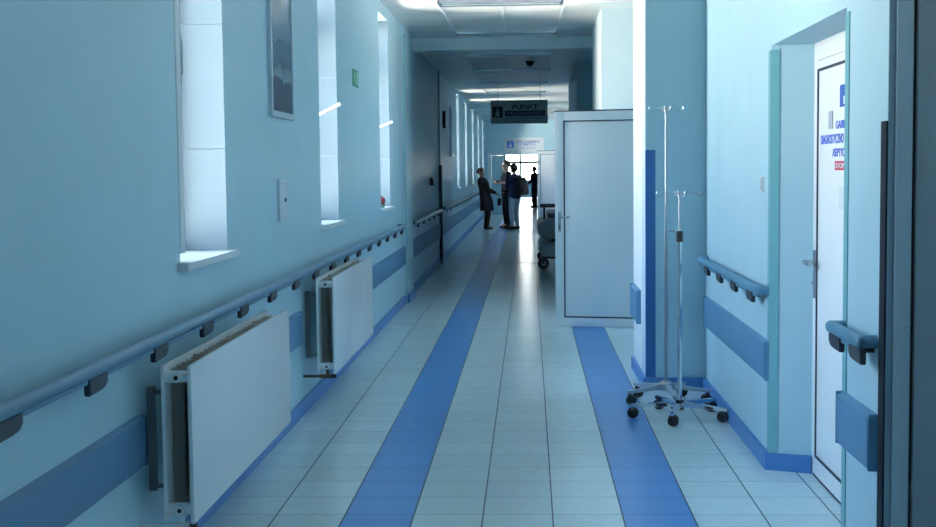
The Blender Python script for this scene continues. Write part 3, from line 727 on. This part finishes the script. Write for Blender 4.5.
b = MB(); b.box(x0 + .06, x1 - .06, y0 + .06, y1 - .06, .155, .20, .006); b.build('base_frame', BLACKP, t)
for xx in (x0 + .085, x1 - .085):
    for yy in (y0 + .10, y1 - .10):
        b = MB(); b.tube((xx, yy - .018, .085), (xx, yy + .018, .085), .085, seg=28); w = b.build('wheel', BLACK, t)
        h = MB(); h.tube((xx, yy - .021, .085), (xx, yy + .021, .085), .035, seg=20); h.build('wheel_hub', GREYP, w)
        h = MB(); h.box(xx - .02, xx + .02, yy - .030, yy - .022, .07, .17, .003); h.box(xx - .02, xx + .02, yy + .022, yy + .030, .07, .17, .003); h.build('wheel_fork', BLACKP, w)

# ------------------------------------------------------------------ people
SKIN = mat('skin', (.46, .30, .24), .55)
def loft(b, rings, seg=24):
    bm = bmesh.new(); R_ = []
    for (x, y, z, rx, ry) in rings: R_.append([bm.verts.new((x + rx * math.cos(2 * PI * i / seg), y + ry * math.sin(2 * PI * i / seg), z)) for i in range(seg)])
    for a, c_ in zip(R_, R_[1:]):
        for i in range(seg): bm.faces.new((a[i], a[(i + 1) % seg], c_[(i + 1) % seg], c_[i]))
    bm.faces.new(R_[0][::-1]); bm.faces.new(R_[-1]); bmesh.ops.recalc_face_normals(bm, faces=bm.faces[:]); b.add(bm)
def limb(b, pts, seg=14):
    for (p, r), (q, r2) in zip(pts, pts[1:]): b.tube(p, q, r, r2, seg=seg)
    for p, r in pts: b.ball(p, r, seg=seg)
def fuse(b, name, m, parent, voxel=.011, it=4):
    """melt the overlapping volumes into one continuous smooth skin"""
    me = bpy.data.meshes.new(name); b.bm.to_mesh(me); b.bm.free()
    o = bpy.data.objects.new(name, me); COL.objects.link(o)
    r = o.modifiers.new('r', 'REMESH'); r.mode = 'VOXEL'; r.voxel_size = voxel; r.use_smooth_shade = True
    k = o.modifiers.new('k', 'SMOOTH'); k.iterations = it; k.factor = .5
    dg = bpy.context.evaluated_depsgraph_get(); dg.update()
    out = bpy.data.meshes.new_from_object(o.evaluated_get(dg)); out.materials.clear(); out.materials.append(m)
    COL.objects.unlink(o); bpy.data.objects.remove(o)
    for f_ in out.polygons: f_.use_smooth = True
    p = bpy.data.objects.new(name, out); COL.objects.link(p); p.parent = parent
    return p
def person(label, loc, rz, h, hair, top, trou, shoe, arms, lean=0.0, coat=None, sleeve='long', back_hair=False, bulk=1.0):
    """local frame: faces +Y; arms = [(elbow, wrist) left, (elbow, wrist) right] in units of h"""
    t = thing('person', label, 'person', loc, None, world=False, rz=rz)
    def L(x, y, z): return (x * h, (y + lean * max(0, z - .45)) * h, z * h)
    def torso(b, g, z_low, flare=0.0, z_top=.835):
        rings = []
        for z, rx, ry, y in ((.30, .085, .070, 0), (.40, .092, .072, 0), (.47, .092, .070, 0), (.53, .095, .068, -.004), (.61, .086, .058, 0), (.68, .096, .063, .004), (.75, .104, .066, .004), (.80, .095, .056, 0), (.825, .070, .044, 0), (.845, .040, .036, 0)):
            if z < z_low - .001 or z > z_top + .02: continue
            k = bulk if z < .81 else 1 + (bulk - 1) * .4
            x_, y_, z_ = L(0, y, z); rings.append((0, y_, z_, (rx * k + g + flare * max(0, .5 - z)) * h, (ry * k + g + flare * max(0, .5 - z)) * h))
        loft(b, rings)
    J = {}
    for s in (-1, 1):
        el, wr = arms[0 if s < 0 else 1]
        J[s] = dict(hip=L(s * .050, 0, .49), knee=L(s * .054, .014, .275), ank=L(s * .056, -.006, .050), toe=L(s * .066, .085, .020), sh=L(s * .112, -.004, .800), el=L(*el), wr=L(*wr))
    def arm(b, s, g, upto='wr', cut=None):
        j = J[s]; pts = [(j['sh'], (.036 + g) * h), (j['el'], (.026 + g) * h)]
        if cut: pts[1] = (tuple(Vector(j['sh']).lerp(Vector(j['el']), cut)), (.032 + g) * h)
        elif upto == 'wr': pts.append((j['wr'], (.018 + g) * h))
        limb(b, pts)
    b = MB(); torso(b, 0, .47)
    for s in (-1, 1):
        j = J[s]; arm(b, s, 0); limb(b, [(j['hip'], .056 * h), (j['knee'], .037 * h), (j['ank'], .024 * h), (j['toe'], .018 * h)])
        d = (Vector(j['wr']) - Vector(j['el'])).normalized(); up = Vector((0, 0, 1)); side = up.cross(d)
        side = side.normalized() if side.length > .1 else Vector((1, 0, 0))
        pm = Vector(j['wr']) + d * .03 * h
        b.ball(tuple(pm), .026 * h, (1, 1, .62), 12)
        for k, ln in enumerate((.038, .045, .042, .033)):
            a = pm + d * .018 * h + side * (.0125 * h * (k - 1.5)); m1 = a + d * ln * .6 * h + up * -.004 * h; e_ = a + d * ln * h + up * -.016 * h
            limb(b, [(tuple(a), .0072 * h), (tuple(m1), .0066 * h), (tuple(e_), .0055 * h)], 8)
        a = pm - d * .006 * h + side * (-s) * .020 * h; limb(b, [(tuple(a), .008 * h), (tuple(a + d * .028 * h + up * .016 * h), .0062 * h)], 8)
    hx, hy, hz = L(0, .012, .925)
    limb(b, [(L(0, -.004, .82), .036 * h), (L(0, .004, .885), .034 * h)])
    b.ball((0, hy - .006 * h, hz + .012 * h), .058 * h, (.80, 1.0, 1.02), 24)               # skull
    b.ball((0, hy + .016 * h, hz - .026 * h), .040 * h, (.82, .95, 1.0), 20)                # jaw
    b.tube((0, hy + .048 * h, hz + .010 * h), (0, hy + .062 * h, hz - .010 * h), .004 * h, .009 * h, seg=8)
    b.ball((0, hy + .058 * h, hz - .010 * h), .009 * h, seg=8)
    fuse(b, 'body', SKIN, t, .0085)
    b = MB(); torso(b, .012, coat if coat else (.47 if sleeve == 'long' else .50), flare=.06 if coat else 0, z_top=.83)
    for s in (-1, 1): arm(b, s, .011, cut=.72 if sleeve == 'short' else None)
    fuse(b, 'coat' if coat else ('jacket' if sleeve == 'long' else 'shirt'), top, t)
    b = MB(); torso(b, .005, .46, z_top=.55)
    for s in (-1, 1): j = J[s]; limb(b, [(j['hip'], .062 * h), (j['knee'], .044 * h), (tuple(Vector(j['ank']) + Vector((0, 0, .004))), .034 * h)])
    fuse(b, 'trousers', trou, t)
    for s in (-1, 1):
        a = J[s]['ank']; b_ = J[s]['toe']
        q = MB(); q.prism([(a[1] - .034 * h, 0), (b_[1] + .014 * h, 0), (b_[1] + .016 * h, .016 * h), (b_[1] - .015 * h, .034 * h), (a[1] + .03 * h, .055 * h), (a[1] - .032 * h, .055 * h)], (a[0] + b_[0]) / 2 - .027 * h, (a[0] + b_[0]) / 2 + .027 * h, 'x', bev=.009 * h); q.build('shoe', shoe, t)
    bm = bmesh.new(); bmesh.ops.create_uvsphere(bm, u_segments=28, v_segments=20, radius=1)
    for vv in bm.verts:
        vv.co = Vector((vv.co.x * .052 * h, vv.co.y * .064 * h, vv.co.z * .066 * h))
    low = -.05 if back_hair else -.030
    kill = [vv for vv in bm.verts if vv.co.z < (low * h + max(0, vv.co.y + (.0 if back_hair else .01) * h) * 1.5)]
    bmesh.ops.delete(bm, geom=kill, context='VERTS'); bmesh.ops.solidify(bm, geom=bm.faces[:], thickness=-.007 * h)
    bmesh.ops.translate(bm, vec=(0, hy - .008 * h, hz + .012 * h), verts=bm.verts); q = MB(); q.add(bm); q.build('hair', hair, t)
    for s in (-1, 1):
        q = MB(); q.ball((s * .018 * h, hy + .047 * h, hz + .010 * h), .0065 * h, seg=10); q.build('eye', BLACKP, t)
        q = MB(); q.ball((s * .047 * h, hy - .002 * h, hz), .014 * h, (.35, .7, 1.1), 10); q.build('ear', SKIN, t)
    q = MB(); q.ball((0, hy + .051 * h, hz - .030 * h), .011 * h, (1.3, .4, .3), 10); q.build('mouth', mat('lips', (.30, .12, .10), .5) if 'lips' not in MATS else MATS['lips'], t)
    return t
def cloth(name, rgb): return mat(name, tuple(c_ * .55 for c_ in rgb) if max(rgb) < .2 else rgb, .95, spec=.15, var=.1, vscale=6, bump=.3, bscale=90)
coatm = cloth('dark_coat_cloth', (.035, .035, .045)); brown = cloth('brown_cloth', (.065, .05, .05)); blk = cloth('black_cloth', (.010, .013, .022)); navy = cloth('navy_cloth', (.03, .045, .11)); jean = cloth('pale_denim', (.27, .33, .38)); dkt = cloth('dark_trouser_cloth', (.015, .022, .035))
greyhair = mat('grey_brown_hair', (.13, .10, .09), .8); darkhair = mat('dark_hair', (.025, .015, .015), .7); leather = mat('black_leather', (.010, .009, .010), .6, spec=.2)
person('person in a long dark coat leaning by the left wall, facing the pair', (-1.06, 32.55, 0), math.radians(-78), 1.52, greyhair, coatm, brown, leather,
       [((-.14, .02, .66), (-.04, .13, .60)), ((.14, .03, .66), (.04, .15, .60))], lean=-.20, coat=.30, bulk=1.25)
person('person with folded arms in a dark short-sleeved shirt, left one of the talking pair', (-.57, 32.95, 0), math.radians(105), 1.69, mat('short_brown_hair', (.06, .035, .03), .8), blk, dkt, leather,
       [((-.14, .03, .67), (.02, .125, .675)), ((.14, .03, .67), (-.02, .15, .700))], sleeve='short', bulk=1.1)
person('person in navy top and pale jeans wearing a dark backpack, seen from behind', (-.37, 32.30, 0), math.radians(50), 1.60, darkhair, navy, jean, leather,
       [((-.14, .03, .66), (-.04, .14, .66)), ((.14, .03, .66), (.05, .14, .64))], lean=0, back_hair=True, bulk=1.05)
person('person in a dark blue jacket beyond the end doorway, partly hidden by a door', (.20, 50.0, 0), math.radians(60), 1.56, darkhair, cloth('slate_cloth', (.05, .09, .15)), dkt, leather,
       [((-.12, .03, .66), (-.08, .12, .60)), ((.12, .03, .66), (.08, .12, .60))])
# backpack and bag
t = thing('backpack', 'dark backpack on the back of the person in pale jeans', 'backpack', (-.22, 32.14, .84))
Mb = Matrix.Translation((-.195, 32.09, 1.06)) @ Matrix.Rotation(math.radians(50), 4, 'Z') @ Matrix.Rotation(math.radians(-12), 4, 'X')
b = MB(); b.box(-.15, .15, -.09, .07, -.22, .22, .06, Mb); b.build('pack_body', leather, t)
b = MB(); b.box(-.10, .10, -.13, -.08, -.16, .02, .02, Mb); b.build('front_pocket', mat('maroon_cloth', (.035, .015, .02), .8), t)
t = thing('handbag', 'small dark bag hanging from the hands of the person in the long coat', 'bag', (-.75, 32.62, .60))
b = MB(); b.box(-.80, -.70, 32.50, 32.72, .58, .76, .02); b.build('bag_body', leather, t)
b = MB(); b.path([(-.75, 32.53, .76), (-.76, 32.57, .86), (-.76, 32.66, .86), (-.75, 32.70, .76)], .006); b.build('strap', leather, t)

# ------------------------------------------------------------------ camera (solved from the floor-tile grid)
R3 = ((0.9988526, 0.04656325, -0.0111958), (0.00780766, 0.07231969, 0.99735094), (-0.04724958, 0.996294, -0.07187316))
cam = bpy.data.cameras.new('camera'); co = bpy.data.objects.new('camera', cam); COL.objects.link(co)
cam.sensor_width = 36; cam.sensor_fit = 'HORIZONTAL'; cam.lens = 36 * 1310.783 / 936; cam.clip_end = 200
r_, u_, f__ = (Vector(q) for q in R3)
M = Matrix((r_, u_, -f__)).transposed().to_4x4(); M.translation = Vector((0, 0, 1.4931)); co.matrix_world = M
S.camera = co

# ------------------------------------------------------------------ daylight: sky above, sunlit ground below
w = bpy.data.worlds.new('world'); S.world = w; w.use_nodes = True
nt = w.node_tree; N = nt.nodes; L = nt.links; bg = N['Background']
tc = N.new('ShaderNodeTexCoord'); sp = N.new('ShaderNodeSeparateXYZ'); L.new(tc.outputs['Generated'], sp.inputs[0])
rp = N.new('ShaderNodeValToRGB'); mr = N.new('ShaderNodeMapRange'); mr.inputs['From Min'].default_value = -1; mr.inputs['From Max'].default_value = 1
L.new(sp.outputs[2], mr.inputs['Value']); L.new(mr.outputs[0], rp.inputs[0])
e = rp.color_ramp.elements; e[0].position = 0; e[0].color = (1.0, .90, .77, 1); e[1].position = 1; e[1].color = (.16, .29, .50, 1)
for p_, c_ in ((.44, (1.0, .90, .78, 1)), (.495, (.63, .60, .54, 1)), (.57, (.44, .48, .53, 1)), (.72, (.27, .37, .50, 1))):
    k = e.new(p_); k.color = c_
L.new(rp.outputs[0], bg.inputs[0]); bg.inputs[1].default_value = 58.0
def portal(x, y, z, sx, sz, rot):
    l = bpy.data.lights.new('window_portal', 'AREA'); l.shape = 'RECTANGLE'; l.size = sx; l.size_y = sz; l.cycles.is_portal = True
    o = bpy.data.objects.new('window_portal', l); COL.objects.link(o); o.location = (x, y, z); o.rotation_euler = rot
for a, e_ in near_w: portal(XL - .34, (a + e_) / 2, (WZ0 + WZ1) / 2, WZ1 - WZ0, e_ - a, (0, -PI / 2, 0))
portal(XLF - .37, 33.54, (WZ0 + WZ1) / 2, WZ1 - WZ0, 15.2, (0, -PI / 2, 0))
portal(1.41, 12.65, 2.45, .6, .7, (0, PI / 2, 0))
portal(-.35, YF + .12, 1.65, 1.9, 1.5, (-PI / 2, 0, 0))

S.view_settings.view_transform = 'Standard'; S.view_settings.look = 'None'; S.view_settings.gamma = 1; S.view_settings.use_curve_mapping = False
S.view_settings.exposure = 0.0
S.cycles.max_bounces = 12; S.cycles.diffuse_bounces = 8; S.cycles.glossy_bounces = 5; S.cycles.transparent_max_bounces = 8
S.cycles.use_denoising = True; S.cycles.sample_clamp_indirect = 3; S.cycles.caustics_reflective = True
